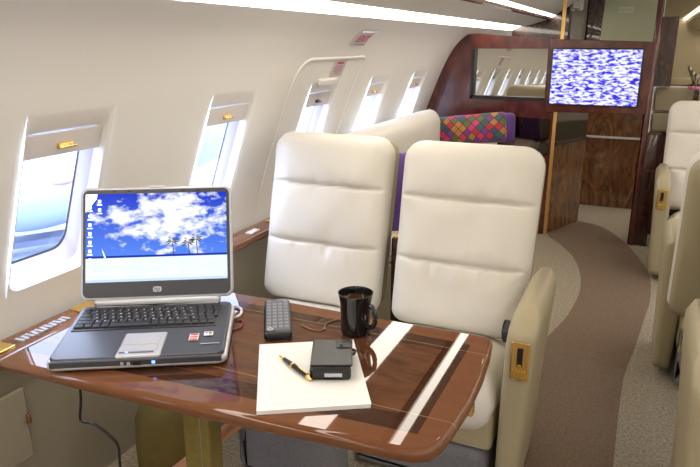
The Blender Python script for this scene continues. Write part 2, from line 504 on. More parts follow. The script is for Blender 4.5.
def make_window(k, y, plain_latch=False):
    root = empty('window_%d' % k, wp(y, .89)); tag(root, kind='structure')
    inv = Matrix.Translation(-Vector(root.location))
    def fin(name, bm, mats, parent=root, **kw):
        bmesh.ops.transform(bm, matrix=inv, verts=bm.verts[:]); return link(name, bm, mats, parent, **kw)
    bm = bmesh.new()
    L0 = loop(bm, y, rr_at(WZ0, WZ1, WHW, .0002), 0)
    L1 = loop(bm, y, rr_at(.668, 1.148, .136, .035), .001)
    L2 = loop(bm, y, rr_at(.672, 1.106, .133, .03), .016)
    L3 = loop(bm, y, rr_at(.690, 1.093, .129, .03), .030)
    bridge(bm, L0, L1); bridge(bm, L1, L2); bridge(bm, L2, L3)
    fin('lining_surround', bm, M['wall'], angle=.35)
    bm = bmesh.new()
    L3 = loop(bm, y, rr_at(.690, 1.093, .129, .03), .030)
    L4 = loop(bm, y, rr_at(.700, 1.085, .122, .04), .045)
    L5 = loop(bm, y, rr_at(.710, 1.080, .115, .05), .066)
    bridge(bm, L3, L4); bridge(bm, L4, L5)
    fin('reveal', bm, M['frame'], angle=.6)
    bm = bmesh.new()
    L5 = loop(bm, y, rr_at(.709, 1.081, .116, .05), .067)
    L6 = loop(bm, y, rr_at(.716, 1.076, .110, .05), .069)
    bridge(bm, L5, L6)
    fin('gasket', bm, M['gasket'], smooth=True)
    bm = bmesh.new()
    zs = [.705 + i*(1.085-.705)/8 for i in range(9)]
    A = [bm.verts.new(wp(y-.12, z, .073)) for z in zs]; Bv = [bm.verts.new(wp(y+.12, z, .073)) for z in zs]
    for i in range(8): bm.faces.new((A[i], Bv[i], Bv[i+1], A[i+1]))
    fin('pane', bm, M['pane'], smooth=True)
    # pull-down shade, its lower edge showing
    bm = bmesh.new()
    z0, z1 = 1.037, 1.098
    for d0, d1 in ((.014, .020),):
        q = [bm.verts.new(wp(y+s*.131, z, d)) for d in (d0, d1) for s, z in ((-1, z0), (1, z0), (1, z1), (-1, z1))]
        for f in ((0, 1, 2, 3), (4, 5, 6, 7), (0, 1, 5, 4), (1, 2, 6, 5), (2, 3, 7, 6), (3, 0, 4, 7)): bm.faces.new([q[i] for i in f])
    fin('shade', bm, M['shade'])
    # catch
    p = wp(y, 1.064, .008); n = wn(1.064); ang = math.atan2(n.z, -n.x)*SIDE
    hm = M['gold'] if not plain_latch else M['char']
    bm = rbox((0, 0, 0), (.016, .05 if not plain_latch else .03, .014), .004)
    xform(bm, p, ry=-ang)
    b2 = rbox((.006, 0, -.006), (.012, .058 if not plain_latch else .03, .006), .002); xform(b2, p, ry=-ang)
    me = bpy.data.meshes.new('x'); b2.to_mesh(me); b2.free(); bm.from_mesh(me); bpy.data.meshes.remove(me)
    fin('shade_catch', bm, hm, smooth=True)
    # daylight enters here
    ld = bpy.data.lights.new('daylight', 'AREA'); ld.shape = 'RECTANGLE'; ld.size = .25; ld.size_y = .37
    ld.cycles.is_portal = True
    lo = bpy.data.objects.new('daylight_portal', ld); COL.objects.link(lo)
    lo.location = wp(y, .895, .12); d = -wn(.895); d.x *= SIDE; lo.rotation_euler = d.to_track_quat('-Z', 'Z').to_euler()
    # local x/y of the lamp: keep the tall side upright
    return root
for k, y in enumerate(WIN_Y): make_window(k+1, y, plain_latch=(abs(y-2.735) < .01))
SIDE = -1
for k, y in enumerate(WIN_Y): make_window(k+1+len(WIN_Y), y)
SIDE = 1

# emergency exit hatch: raised edge line round the third window ahead of the camera, with placard and grip
def wall_ribbon(pts, w, d):
    """thin raised moulding on the wall along (y, z) points"""
    bm = bmesh.new(); n = len(pts); rows = []
    for i, (y, z) in enumerate(pts):
        a = pts[max(i-1, 0)]; b = pts[min(i+1, n-1)]
        t = Vector((b[0]-a[0], b[1]-a[1])).normalized(); s = Vector((-t.y, t.x))*w/2
        rows.append([bm.verts.new(wp(y+s.x, z+s.y, .001)), bm.verts.new(wp(y+s.x*.5, z+s.y*.5, -d)), bm.verts.new(wp(y-s.x*.5, z-s.y*.5, -d)), bm.verts.new(wp(y-s.x, z-s.y, .001))])
    for a, b in zip(rows, rows[1:]):
        for k in range(3): bm.faces.new((a[k], a[k+1], b[k+1], b[k]))
    return bm
hy0, hy1, hz1 = 2.40, 3.075, 1.262
path = [(hy0, .60+i*.06) for i in range(10)]
r = .09
path += [(hy0+r-r*math.cos(a), hz1-r+r*math.sin(a)) for a in [PI/2*k/6 for k in range(7)]]
path += [(hy0+r+(hy1-hy0-r-.03)*k/8, hz1) for k in range(1, 9)]
path += [(hy1-.03+.03*math.sin(a), hz1-.03+.03*math.cos(a)) for a in [PI/2*k/4 for k in range(1, 5)]]
path += [(hy1, hz1-.05-i*.06) for i in range(11)]
hatch = tag(link('door_1', wall_ribbon(path, .012, .007), M['wall'], smooth=True), kind='structure')
bm = bmesh.new()
def wall_slab(y0, y1, z0, z1, d):
    bm = bmesh.new(); n = 6
    F = []
    for j in range(n+1):
        z = z0+(z1-z0)*j/n
        F.append([bm.verts.new(wp(y, z, dd)) for y, dd in ((y0, .002), (y0, -d), (y1, -d), (y1, .002))])
    for a, b in zip(F, F[1:]):
        for k in range(3): bm.faces.new((a[k], a[k+1], b[k+1], b[k]))
    bm.faces.new(F[0]); bm.faces.new(F[-1]); return bm
link('grip_cover', wall_slab(2.64, 2.83, 1.148, 1.172, .016), M['wall'], hatch, bevel=.004)
pl = link('placard', wall_slab(2.735, 2.865, 1.178, 1.25, .003), M['sign'], hatch)
bm = bmesh.new()
for z, w, h in ((1.240, .07, .009), (1.226, .075, .0025), (1.218, .09, .0025), (1.210, .08, .0025), (1.202, .085, .0025), (1.194, .05, .0025)):
    n0 = len(bm.verts)
    q = [bm.verts.new(wp(2.80+s*w/2, zz, -.0036)) for s, zz in ((-1, z-h/2), (1, z-h/2), (1, z+h/2), (-1, z+h/2))]
    bm.faces.new(q)
link('warning_lines', bm, M['red'], pl)

# EXIT sign on the upper side wall
sy0, sy1, sz0, sz1 = 2.765, 2.93, 1.322, 1.386
ex = link('exit_sign', wall_slab(sy0, sy1, sz0, sz1, .008), M['chrome'])
tag(ex, 'small grey exit sign with red letters on the curved cream wall above the hatch', 'sign')
link('sign_face', wall_slab(sy0+.008, sy1-.008, sz0+.006, sz1-.006, .010), M['sign'], ex)
zc = (sz0+sz1)/2; p = wp((sy0+sy1)/2, zc, -.014); n = -wn(zc)
yd = Vector((0, 1, 0)); zd = n.cross(yd).normalized()
mt = Matrix(((yd.x, zd.x, n.x, p.x), (yd.y, zd.y, n.y, p.y), (yd.z, zd.z, n.z, p.z), (0, 0, 0, 1)))
link('lettering', text_bm('EXIT', .060, mt), M['red'], ex)

# dado below the ledge, floor, runner
DX = -1.44
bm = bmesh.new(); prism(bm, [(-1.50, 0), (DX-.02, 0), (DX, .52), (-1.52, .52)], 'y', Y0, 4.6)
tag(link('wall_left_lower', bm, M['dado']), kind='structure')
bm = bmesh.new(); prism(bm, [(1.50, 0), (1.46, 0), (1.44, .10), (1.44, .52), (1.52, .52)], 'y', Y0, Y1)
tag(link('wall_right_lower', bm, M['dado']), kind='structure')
bm = boxm((0, (Y0+Y1)/2, -.03), (3.1, Y1-Y0, .06))
tag(link('floor', bm, M['carpet']), kind='structure')
Lp = [(-.40, -.5), (-.40, 1.2), (-.385, 2.0), (-.34, 2.5), (-.286, 2.865), (-.218, 3.238), (-.2, 3.665), (-.266, 4.094), (-.387, 4.406), (-.50, 4.60), (-.525, 4.75), (-.50, 4.86)]
Rp = [(.05, -.5), (.045, 1.2), (.05, 1.99), (.06, 2.605), (.095, 2.924), (.133, 3.3), (.161, 3.598), (.161, 3.95), (.121, 4.225), (.017, 4.611), (-.154, 4.998), (-.343, 5.129)]
L = spline([(*p, 0) for p in Lp], 6); Rr = spline([(*p, 0) for p in Rp], 6)
bm = bmesh.new()
A = [bm.verts.new((p.x, p.y, .0015)) for p in L]; Bv = [bm.verts.new((p.x, p.y, .0015)) for p in Rr]
for i in range(len(A)-1): bm.faces.new((A[i], Bv[i], Bv[i+1], A[i+1]))
tag(link('aisle_runner', bm, M['runner']), 'plain brown runner winding along the aisle between paler speckled carpet', 'carpet')

# ceiling: cove light, rising panel, wood trim, light ring, centre
CP = [(-1.0, 1.466), (-.985, 1.460), (-.94, 1.470), (-.86, 1.493), (-.80, 1.512)]
CC = [(-.732, 1.546), (-.66, 1.60), (-.4, 1.71), (0, 1.76), (.35, 1.775), (.52, 1.775)]
CR = [(.62, 1.70), (.70, 1.66), (.84, 1.57), (.95, 1.49), (.985, 1.455), (1.0, 1.458)]
bm = bmesh.new()
for P in (CP, CC, CR):
    a = [bm.verts.new((x, Y0, z)) for x, z in P]; b = [bm.verts.new((x, Y1, z)) for x, z in P]
    for i in range(len(P)-1): bm.faces.new((a[i], a[i+1], b[i+1], b[i]))
tag(link('ceiling', bm, M['ceil'], smooth=True), kind='structure')
def strip(name, P, y0, y1, m, label=None, cat=None, kind=None, n=1):
    bm = bmesh.new()
    a = [bm.verts.new((x, y0, z)) for x, z in P]; b = [bm.verts.new((x, y1, z)) for x, z in P]
    for i in range(len(P)-1): bm.faces.new((a[i], a[i+1], b[i+1], b[i]))
    return tag(link(name, bm, m), label, cat, kind=kind)
strip('cove_light', [(-1.09, 1.43), (-1.0, 1.466)], Y0, 6.6, M['light'], 'long glowing light strip where the left cream wall meets the ceiling', 'ceiling light')
strip('cove_light', [(1.09, 1.43), (1.0, 1.458)], Y0, Y1, M['light'], 'lower glowing light strip above the right-hand wall beside the seats', 'ceiling light')
strip('trim_1', [(-.80, 1.512), (-.765, 1.515), (-.765, 1.532)], Y0, 6.6, M['wood_dark'], kind='structure')
strip('ring_light', [(-.765, 1.532), (-.732, 1.546)], Y0, 6.6, M['light'], 'glowing strip with dark wood edge along the left of the centre ceiling', 'ceiling light')
strip('ring_light', [(.52, 1.775), (.575, 1.755)], Y0, 6.9, M['light'], 'upper glowing strip with dark wood edge along the right of the centre ceiling', 'ceiling light')
strip('trim_2', [(.575, 1.755), (.58, 1.70), (.60, 1.69), (.62, 1.70)], Y0, Y1, M['wood_dark'], kind='structure')
# end walls
tag(link('wall_back', boxm((0, Y0-.02, .9), (3.1, .04, 1.86)), M['wall']), kind='structure')
tag(link('wall_front', boxm((0, Y1+.02, .9), (3.1, .04, 1.86)), M['ceil']), kind='structure')

# side ledge with brass fittings
ld = link('side_ledge', rbox((-1.455, (Y0+4.6)/2, .545), (.105, 4.6-Y0-.02, .03), .006), M['wood_ledge'], angle=.7)
tag(ld, 'narrow brown wooden side ledge with brass fittings running under the windows', 'ledge')
def lp(name, bm, m, **kw): return link(name, bm, m, ld, **kw)
lp('brass_fitting', rbox((-1.462, .98, .563), (.065, .13, .008), .003), M['gold'], smooth=True)
lp('brass_fitting', rbox((-1.462, 1.36, .563), (.055, .16, .008), .003), M['gold'], smooth=True)
lp('brass_fitting', rbox((-1.455, 2.42, .563), (.05, .09, .008), .003), M['gold'], smooth=True)
bm = bmesh.new()
for i in range(11):
    y = 1.075 + i*.0155
    box(bm, (-1.452+.001*(i % 2), y, .562), (.030, .010, .006), Matrix.Rotation(.12*(-1)**i, 3, 'Z').to_euler())
lp('control_keys', bm, M['silver'])
lp('air_outlet', rbox((-1.445, 2.22, .562), (.03, .07, .006), .003), M['white'], smooth=True)
# dado cupboard
cb = link('side_cupboard', rbox((DX+.004, .79, .336), (.014, .52, .21), .006), M['dado'], angle=.7)
tag(cb, 'flush beige cupboard door in the wall under the table with a brown pull', 'cupboard')
link('pull', rbox((DX+.014, 1.045, .347), (.012, .014, .030), .005), M['wood_ledge'], cb, smooth=True)

# ------------------------------------------------------------------ forward bulkhead, mirrors, monitor
BY = 4.645
bm = bmesh.new()
zs = [.0, .3, .55, .7, .8, .9]
def prof_strip(z0, z1, xr, n=8):
    L = [(xw(z)-.005, z) for z in [z0+(z1-z0)*i/n for i in range(n+1)]]
    return L + [(xr, z1), (xr, z0)]
prism(bm, prof_strip(.0, .945, -.53), 'y', BY, BY+.035)            # below the mirror
prism(bm, prof_strip(.945, 1.29, -1.135, 10), 'y', BY, BY+.035)    # left of it
topL = [(xw(z)-.005, z) for z in (1.29, 1.31, 1.33, 1.35, 1.37, 1.385)]
prism(bm, topL + [(-1.10, 1.392), (-.55, 1.350), (-.55, 1.29)], 'y', BY, BY+.035)
prism(bm, [(-.618, .945), (-.618, 1.29), (-.55, 1.29), (-.55, .945)], 'y', BY, BY+.035)
bulk = tag(link('wall_bulkhead', bm, M['wood_red']), kind='structure')
mr = empty('mirror', (-.876, BY+.02, 1.12))
tag(mr, 'wide low mirror with dark frame set in the red wood bulkhead', 'mirror')
tl = math.radians(1.0)
link('glass', boxm((0, .02, 0), (.53, .008, .36)), M['mirror'], mr).rotation_euler = (-tl, 0, 0)
bm = bmesh.new()
box(bm, (-.248, -.004, 0), (.022, .04, .345)); box(bm, (0, -.004, -.163), (.517, .04, .022))
link('frame', bm, M['black'], mr)
lm = link('lower_mirror', boxm((-.68, BY-.004, .70), (.23, .008, .26)), M['dark_mirror'])
tag(lm, 'dark smoked mirror panel low on the bulkhead beside the brass edge strip', 'mirror')
# monitor panel across the doorway
tvp = empty('monitor', (-.30, BY-.02, 1.11))
tag(tvp, 'flat monitor in a red wood frame on the bulkhead showing a blue and white picture', 'monitor')
bm = bmesh.new(); P = [(-.245, -.215), (.335, -.215), (.335, .215), (-.245, .24)]
P = [(-.30, -.235), (.325, -.225), (.335, .225), (-.30, .243)]
prism(bm, P, 'y', -.012, .05)
link('frame', bm, M['wood_red'], tvp, bevel=.004)
link('bezel', rbox((-.008, -.014, .0), (.572, .012, .372), .004), M['black'], tvp, angle=.7)
bm = bmesh.new(); v = [bm.verts.new(p) for p in ((-.282, 0, -.176), (.262, 0, -.176), (.262, 0, .176), (-.282, 0, .176))]; bm.faces.new(v)
sc = link('screen', bm, M['tv'], tvp); sc.location = (.004, -.0215, 0)

# doorway: brass edged corner, angled return, posts
bs = link('trim_3', boxm((-.535, BY-.004, .80), (.022, .012, 1.60)), M['brass_strip']); tag(bs, kind='structure')
ang = math.atan2(5.1-4.68, -.355+.53)
ret = empty('doorway_return', (-.44, 4.89, 0), ang)
tag(ret, 'angled glossy wood side panel inside the doorway with a smoked mirror above', 'panel')
link('panel', boxm((0, .012, .32), (.46, .02, .64)), M['wood_crotch'], ret)
link('rail', boxm((0, -.004, .65), (.46, .03, .018)), M['wood_dark'], ret)
link('mirror_panel', boxm((0, .012, .79), (.46, .02, .26)), M['dark_mirror'], ret)
# far closet with crotch veneer
cl = empty('galley_closet', (-.2, 5.70, 0))
tag(cl, 'wooden closet front with flame veneer at the end of the passage below the monitor', 'closet')
link('front', boxm((-.02, .02, .46), (.55, .04, .92)), M['wood_crotch'], cl)
link('pale_ledge', boxm((-.02, -.006, .585), (.55, .02, .016)), M['shade'], cl)
gd = empty('lavatory_door', (-.165, 5.72, 1.34))
tag(gd, 'pale green door with a small placard seen above the monitor', 'door')
bm = bmesh.new(); prism(bm, [(-.215, -.40), (.195, -.40), (.20, .44), (-.19, .44)], 'y', 0, .03)
link('door_leaf', bm, M['green'], gd)
pc = link('placard', boxm((-.035, -.004, .235), (.11, .006, .045)), M['green_text'], gd)
bm = bmesh.new()
for i in range(5): box(bm, (-.075+i*.02, -.0085, .235), (.009, .002, .020))
link('lettering', bm, M['green'], pc)
bw = tag(link('wall_galley', boxm((-.72, 5.80, .9), (.72, .03, 1.86)), M['wood_dark']), kind='structure')
js = empty('jump_seat', (-.55, 5.70, 1.20))
tag(js, 'grey folded seat against the dark wood wall beyond the doorway', 'seat')
link('backrest', rbox((.0, .0, .18), (.13, .07, .62), .02), M['grey'], js, smooth=True)
link('headrest', rbox((-.01, -.02, .42), (.10, .06, .10), .02), M['shade'], js, smooth=True)
# right door post and low return
ps = tag(link('trim_4', rbox((.035, BY, .87), (.04, .06, 1.74), .008), M['wood_red'], angle=.7), kind='structure')
cr_ = tag(link('end_cabinet', rbox((.078, BY+.03, .38), (.115, .10, .76), .006), M['wood_dark'], angle=.7), 'dark red wood end cabinet at the right foot of the doorway', 'cabinet')
link('lid_edge', boxm((.078, BY-.022, .52), (.115, .008, .014)), M['wood_red'], cr_)
bm = bmesh.new(); box(bm, (.80, 4.965, .37), (1.47, .03, .74)); tag(link('wall_bulkhead_right', bm, M['wood_red']), kind='structure')
tag(link('trim_5', boxm((.105, 4.88, 1.27), (.10, .12, .44)), M['wood_dark']), kind='structure')
pdp = empty('padded_panel', (.80, 4.955, .74)); tag(pdp, 'tan leather padded panel under the bronze mirror behind the farthest right seat', 'panel')
for z0, z1 in ((0, .13), (.132, .30)):
    link('pad', rbox((0, -.01, (z0+z1)/2), (1.47, .05, z1-z0), .015), M['leather_tan'], pdp, smooth=True)
m2 = empty('wall_mirror', (.80, 4.955, 1.40)); tag(m2, 'large bronze-tinted mirror on the bulkhead behind the farthest right seat', 'mirror')
link('glass', boxm((0, 0, 0), (1.47, .008, .70)), M['bronze_mirror'], m2)
link('lower_edge', boxm((0, -.004, -.346), (1.47, .012, .010)), M['wood_red'], m2)

# ------------------------------------------------------------------ seats (facing -y locally; origin on the floor below the back hinge)
def gold_plate(parent, x, y, z):
    p = link('control_plate', rbox((x, y, z), (.050, .008, .115), .003), M['gold'], parent, smooth=True)
    link('lever_slot', boxm((x, y-.0045, z+.014), (.016, .003, .055)), M['black'], p)
    link('lever', rbox((x, y-.007, z-.010), (.011, .006, .008), .002), M['gold'], p, smooth=True)
    link('lower_latch', rbox((x, y-.006, z-.036), (.036, .006, .022), .002), M['gold'], p, smooth=True)

def armrest(side, x, M_, hw=.042, y0=-.40, y1=.05, top=.615):
    """upright padded side with a rounded front and crown; the top swells outward"""
    bm = bmesh.new(); rows = []
    ny, nz = 18, 20
    zs = [.04 + (top-.04)*(j/nz) for j in range(nz+1)]
    def outline(z):
        # y-extent: front edge leans back a little towards the foot and rounds at the crown
        v = (z-.04)/(top-.04)
        f = y0 + .10*max(0, (v-.84)/.16)**2.0
        b = y1 - .10*(1-v)
        w = hw*(.78+.22*v) * (max(0., 1-max(0, (v-.90)/.10)**2)**.5*.62+.38)
        o = side*(.016*v**2-.012)
        return f, b, w, o
    for z in zs:
        f, b, w, o = outline(z)
        pts = rrect(2*w, b-f, min(w*.7, .04), 5)
        rows.append([bm.verts.new((x+o+px, (f+b)/2+py, z)) for px, py in pts])
    n = len(rows[0])
    for a, c in zip(rows, rows[1:]):
        for k in range(n): bm.faces.new((a[k], a[(k+1) % n], c[(k+1) % n], c[k]))
    bm.faces.new(rows[0]); bm.faces.new(rows[-1])
    return bm

def make_seat(loc, rz, label, group, arms=(1,), plates=(1,), bw=.50, aw=.295, body='leather', recline=14, h=.672, seed=0, side_m='leather_tan', taper=.010, centre=0., cw=None, plate_y=None):
    root = empty('cabin_seat', loc, rz); tag(root, label, 'seat', group)
    rec = math.radians(recline)
    bm = puffy(bw, h, .12, .075, .05, seams=(.245, .47), puff=.017, taper=taper, wrinkle=.020, seed=seed, nu=44, nv=130, pe=8., pv=14.)
    xform(bm, (centre, .035, .335), rx=-rec)
    link('backrest', bm, M[body], root, smooth=True)
    # shell behind the back
    bm = puffy(bw*.985, h*.985, .07, .075, .05, puff=.004, taper=taper, nu=16, nv=24)
    xform(bm, (centre, .10, .335), rx=-rec)
    link('back_shell', bm, M[side_m], root, smooth=True)
    cw = cw or bw-.03
    bm = puffy(cw, .50, .21, .04, .06, puff=.022, nu=20, nv=28, pe=7, pv=9, wrinkle=.004, seed=seed+3)
    xform(bm, (centre, .09, .365), rx=math.radians(90)); 
    # puffy front (-y) turns to face down after +90, flip so the bulge is on top
    for v in bm.verts: v.co.z = 2*.365 - v.co.z
    bmesh.ops.transform(bm, matrix=Matrix.Translation((0, -.40, .302)) @ Matrix.Rotation(math.radians(-14), 4, 'X') @ Matrix.Translation((0, .40, -.35)), verts=bm.verts[:])
    link('seat_cushion', bm, M[body], root, smooth=True)
    link('seat_base', rbox((centre, -.16, .225), (cw, .46, .13), .02), M[side_m], root, smooth=True)
    link('plinth', rbox((centre, -.16, .082), (cw-.02, .46, .16), .04, 4), M['plinth'], root, smooth=True)
    for s in arms:
        a = link('armrest', armrest(s, centre+s*aw, M), M[side_m], root, smooth=True)
        if s in plates: gold_plate(a, centre+s*aw+s*.004, -.404, .485)
    return root
GL = 'paired cream seats behind the table'
make_seat((-.525, 2.055, 0), 0, 'cream leather seat nearer the aisle, its gold-plated armrest beside the table end', GL, arms=(1,), seed=1, bw=.50)
make_seat((-1.078, 2.08, 0), 0, 'cream leather seat nearest the window, directly behind the laptop side of the table', GL, arms=(), plates=(), seed=5, bw=.505, taper=0.)
GR = 'single seats on the right of the aisle'
make_seat((.465, 4.32, 0), 0, 'cream single seat farthest up the right side of the aisle, gold plate on its armrest', GR, arms=(-1, 1), plates=(-1,), bw=.62, aw=.30, seed=9, cw=.5)
make_seat((.485, 2.66, 0), PI, 'cream single seat turned away, its rounded back facing the viewer midway up the right aisle', GR, arms=(-1, 1), plates=(), bw=.64, aw=.30, seed=12, cw=.5)
make_seat((.525, 1.95, 0), 0, 'cream single seat cut off by the lower right edge, only its armrest side showing', GR, arms=(-1, 1), plates=(), bw=.50, aw=.30, seed=15, cw=.5)

# wood console between the paired seats, with a belt buckle tongue
cn = link('centre_console', rbox((-.795, 2.30, .305), (.05, .16, .61), .006), M['wood_dark'], angle=.7)
link('top_fitting', rbox((-.795, 2.25, .614), (.035, .05, .012), .004), M['gold'], cn, smooth=True)
tag(cn, 'narrow dark wood console between the two cream seats', 'console')
# seat belt end tucked beside the aisle seat cushion
sb = tag(link('seat_belt_buckle', rbox((-.292, 1.80, .50), (.022, .05, .055), .006, rot=Matrix.Rotation(.5, 3, 'X').to_euler()), M['char'], smooth=True), 'dark seat belt buckle tucked between the aisle seat cushion and its armrest', 'buckle')

# divan along the wall behind
dv = empty('divan', (-1.15, 3.6, 0)); tag(dv, 'long cream divan along the wall behind the paired seats', 'sofa')
link('seat_base', rbox((-.03, .04, .16), (.50, 1.86, .32), .02), M['leather_tan'], dv, smooth=True)
link('seat_cushion', rbox((-.0, .04, .38), (.55, 1.86, .13), .05, 5), M['leather'], dv, smooth=True)
bm = puffy(1.62, .50, .17, .10, .04, seams=(.25,), puff=.02, nu=40, nv=36, pe=10)
xform(bm, (-.155, -.08, .40), rz=PI/2, rx=0)
link('backrest', bm, M['leather'], dv, smooth=True)
bm = puffy(.52, .40, .14, .09, .03, puff=.015, nu=20, nv=20)
xform(bm, (.0, .90, .40))
link('end_rest', bm, M['leather'], dv, smooth=True)

def pillow(name, w, h, t, loc, m, label, rx=0, ry=0, rz=0, group=None):
    bm = puffy(w, h, t, .03, .03, puff=0, nu=20, nv=20, pe=2.2, pv=2.2)
    bmesh.ops.translate(bm, verts=bm.verts[:], vec=(0, 0, -h/2))
    o = link(name, bm, m, smooth=True); o.location = loc; o.rotation_euler = (rx, ry, rz)
    return tag(o, label, 'pillow', group)
pillow('patterned_pillow', .50, .20, .13, (-1.05, 4.33, .765), M['harlequin'], 'multicoloured diamond patchwork pillow propped at the far end of the divan', rx=-.25, ry=-.13)
pillow('purple_pillow', .46, .20, .11, (-1.01, 4.53, .750), M['purple'], 'purple pillow behind the diamond patchwork one at the bulkhead', rx=-.2, ry=-.09)
pillow('purple_pillow', .42, .40, .15, (-1.04, 2.92, .62), M['purple'], 'dark purple pillow on the divan seen between the two cream seat backs', rx=-.2, rz=.5)

# pink flowers beyond the right seats
fl = empty('flower_spray', (.315, 4.84, 1.03)); fl.scale = (.62, .62, 1); tag(fl, 'small spray of pink flowers behind the farthest right seat', 'flowers')
link('vase', boxm((0, 0, -.515), (.05, .06, 1.03)), M['wood_dark'], fl)
for i, (x, z) in enumerate(((-.09, .13), (-.05, .10), (-.01, .08), (.05, .11))):
    bm = bmesh.new(); tube(bm, [(0, 0, -.01), (x*.6, 0, z*.6), (x, .01, z)], .004, 6); link('stem', bm, M['stem'], fl, smooth=True)
    b2 = bmesh.new(); bmesh.ops.create_icosphere(b2, subdivisions=2, radius=.011, matrix=Matrix.Translation((x, .01, z+.008))); link('bud', b2, M['shade'], fl, smooth=True)
bm = bmesh.new()
for i in range(16):
    a = i*2.4; q = .03+.05*random.random()
    bmesh.ops.create_icosphere(bm, subdivisions=1, radius=.018, matrix=Matrix.Translation((q*math.cos(a)*1.3, q*math.sin(a), .01+.02*random.random())) @ Matrix.Scale(.6, 4, (0, 0, 1)))
link('blossoms', bm, M['pink'], fl, smooth=True)

# ------------------------------------------------------------------ table
TX, TY, TZ = -.727, 1.112, .66
tb = empty('conference_table', (TX, TY, 0)); tag(tb, 'glossy inlaid mahogany table in front of the paired cream seats', 'table')
outl = []
# near edge left->right, right edge bowed, far edge
near = [(-.50, -.264), (-.272, -.256), (-.121, -.249), (.0, -.243), (.145, -.232), (.294, -.219), (.40, -.212)]
cor = [(.40, -.212), (.440, -.206), (.466, -.190), (.478, -.160)]
right = [(.484, -.12), (.492, -.01), (.490, .10), (.483, .20), (.474, .27)]
farc = [(.470, .287), (.455, .298), (.43, .298)]
far = [(.20, .294), (-.20, .292), (-.50, .290)]
outl = near + cor[1:] + right + farc + far
def inset_poly(P, d):
    out = []; n = len(P)
    for i in range(n):
        a, b, c = Vector(P[i-1]), Vector(P[i]), Vector(P[(i+1) % n])
        e1 = (b-a).normalized(); e2 = (c-b).normalized()
        n1 = Vector((-e1.y, e1.x)); n2 = Vector((-e2.y, e2.x)); m = (n1+n2).normalized()
        out.append(tuple(b + m*d/max(.4, m.dot(n1))))
    return out
bm = bmesh.new(); rings = []
R_ = .012
for k in range(9):
    a = PI/2 - PI*k/8
    P = inset_poly(outl, R_*(1-math.cos(a)))
    rings.append([bm.verts.new((x, y, .645 + .015*math.sin(a))) for x, y in P])
for a, b in zip(rings, rings[1:]): bridge(bm, a, b)
ft = bm.faces.new(rings[0]); fb = bm.faces.new(rings[-1])
tt = link('tabletop', bm, M['table'], tb, angle=.8)
for p in tt.data.polygons:
    if len(p.vertices) > 4: p.use_smooth = False
for e in tt.data.edges: e.use_edge_sharp = False
for p in tt.data.polygons:
    if len(p.vertices) > 4:
        for k in p.edge_keys: tt.data.edges[[i for i, e in enumerate(tt.data.edges) if set(e.vertices) == set(k)][0]].use_edge_sharp = True
link('latch', rbox((.478, .03, .622), (.022, .022, .03), .004), M['gold'], tb, smooth=True)
link('pedestal', rbox((-.165, -.005, .315), (.078, .05, .63), .004), M['olive_laminate'], tb, angle=.7)
bm = bmesh.new(); box(bm, (-.150, -.031, .315), (.002, .003, .62)); link('pedestal_joint', bm, M['chrome'], tb)
bm = bmesh.new(); tube(bm, [(-.52, .088, .012), (-.30, .088, .22), (-.145, .088, .375), (.10, .088, .62)], .017, 12)
link('brace', bm, M['copper'], tb, smooth=True)['label'] = 'copper-coloured slanted brace'
link('cross_rail', boxm((-.1, .1, .62), (.6, .05, .022)), M['wood_dark'], tb)

fr = tag(link('footrest', rbox((-.885, 1.54, .12), (.34, .17, .24), .05, 5), M['plinth'], smooth=True), 'grey carpet-covered rounded footrest under the table right of its pedestal', 'footrest')
# olive bag below
ob = empty('fabric_bag', (-1.20, 1.36, 0)); tag(ob, 'olive fabric bag with a gathered neck on the floor under the table', 'bag')
bm = bmesh.new(); lathe(bm, [(.0, 0), (.09, .0), (.115, .04), (.12, .14), (.112, .24), (.09, .295), (.05, .32), (.03, .335), (.0, .335)], 28)
for v in bm.verts:
    k = 1 + .06*noise.noise(v.co*9); v.co.x *= k; v.co.y *= k
link('bag_body', bm, M['olive'], ob, smooth=True)
bm = bmesh.new(); lathe(bm, [(.0, .32), (.026, .325), (.022, .35), (.03, .39), (.036, .42), (.0, .42)], 18); link('gathered_neck', bm, M['olive'], ob, smooth=True)

# ------------------------------------------------------------------ laptop
LA = math.radians(30)
lap = empty('laptop', (-.9835, 1.0555, TZ), LA); lap.scale = (1.03,)*3; tag(lap, 'open silver and black laptop showing a beach picture on the table', 'laptop')
W, D = .366, .272
def wedge(z0, hf, hr, inset, r=.022):
    """rounded-corner slab, front lower than rear"""
    P = rrect(W-2*inset, D-2*inset, r, 5); bm = bmesh.new()
    def h(y): return hf + (hr-hf)*(y+D/2)/D
    lo = [bm.verts.new((x, y, z0)) for x, y in P]; hi = [bm.verts.new((x, y, h(y))) for x, y in P]
    bridge(bm, lo, hi); bm.faces.new(lo); bm.faces.new(hi); return bm
link('lower_case', wedge(.006, .021, .030, 0), M['silver'], lap, bevel=.005)
link('upper_deck', wedge(.012, .029, .039, .0065, .018), M['char'], lap, bevel=.003)
for sx in (-1, 1):
    for sy in (-1, 1): link('rubber_foot', boxm((sx*.15, sy*.11, .0035), (.02, .02, .007)), M['black'], lap)
def dz(y): return .029 + .010*(y+D/2)/D
slope = math.atan2(.010, D)
kb = link('keyboard_tray', rbox((0, 0, 0), (.318, .112, .0024), .001), M['black'], lap, angle=.7); kb.location = (-.008, .052, dz(.052)+.0006); kb.rotation_euler = (slope, 0, 0)
rows = [(5, .0145), (15, .018), (15, .018), (14, .018), (13, .018), (9, .018)]
def keyrow(y, widths):
    x = -.157
    for w in widths:
        o = rbox((x+w/2, y, .0030), (w-.0022, .0155 if y < .04 else .011, .0042), .0012, 2)
        me = bpy.data.meshes.new('k'); o.to_mesh(me); o.free(); kbm.from_mesh(me); bpy.data.meshes.remove(me)
        x += w
kbm = bmesh.new()
keyrow(.0475, [.0186]*17)
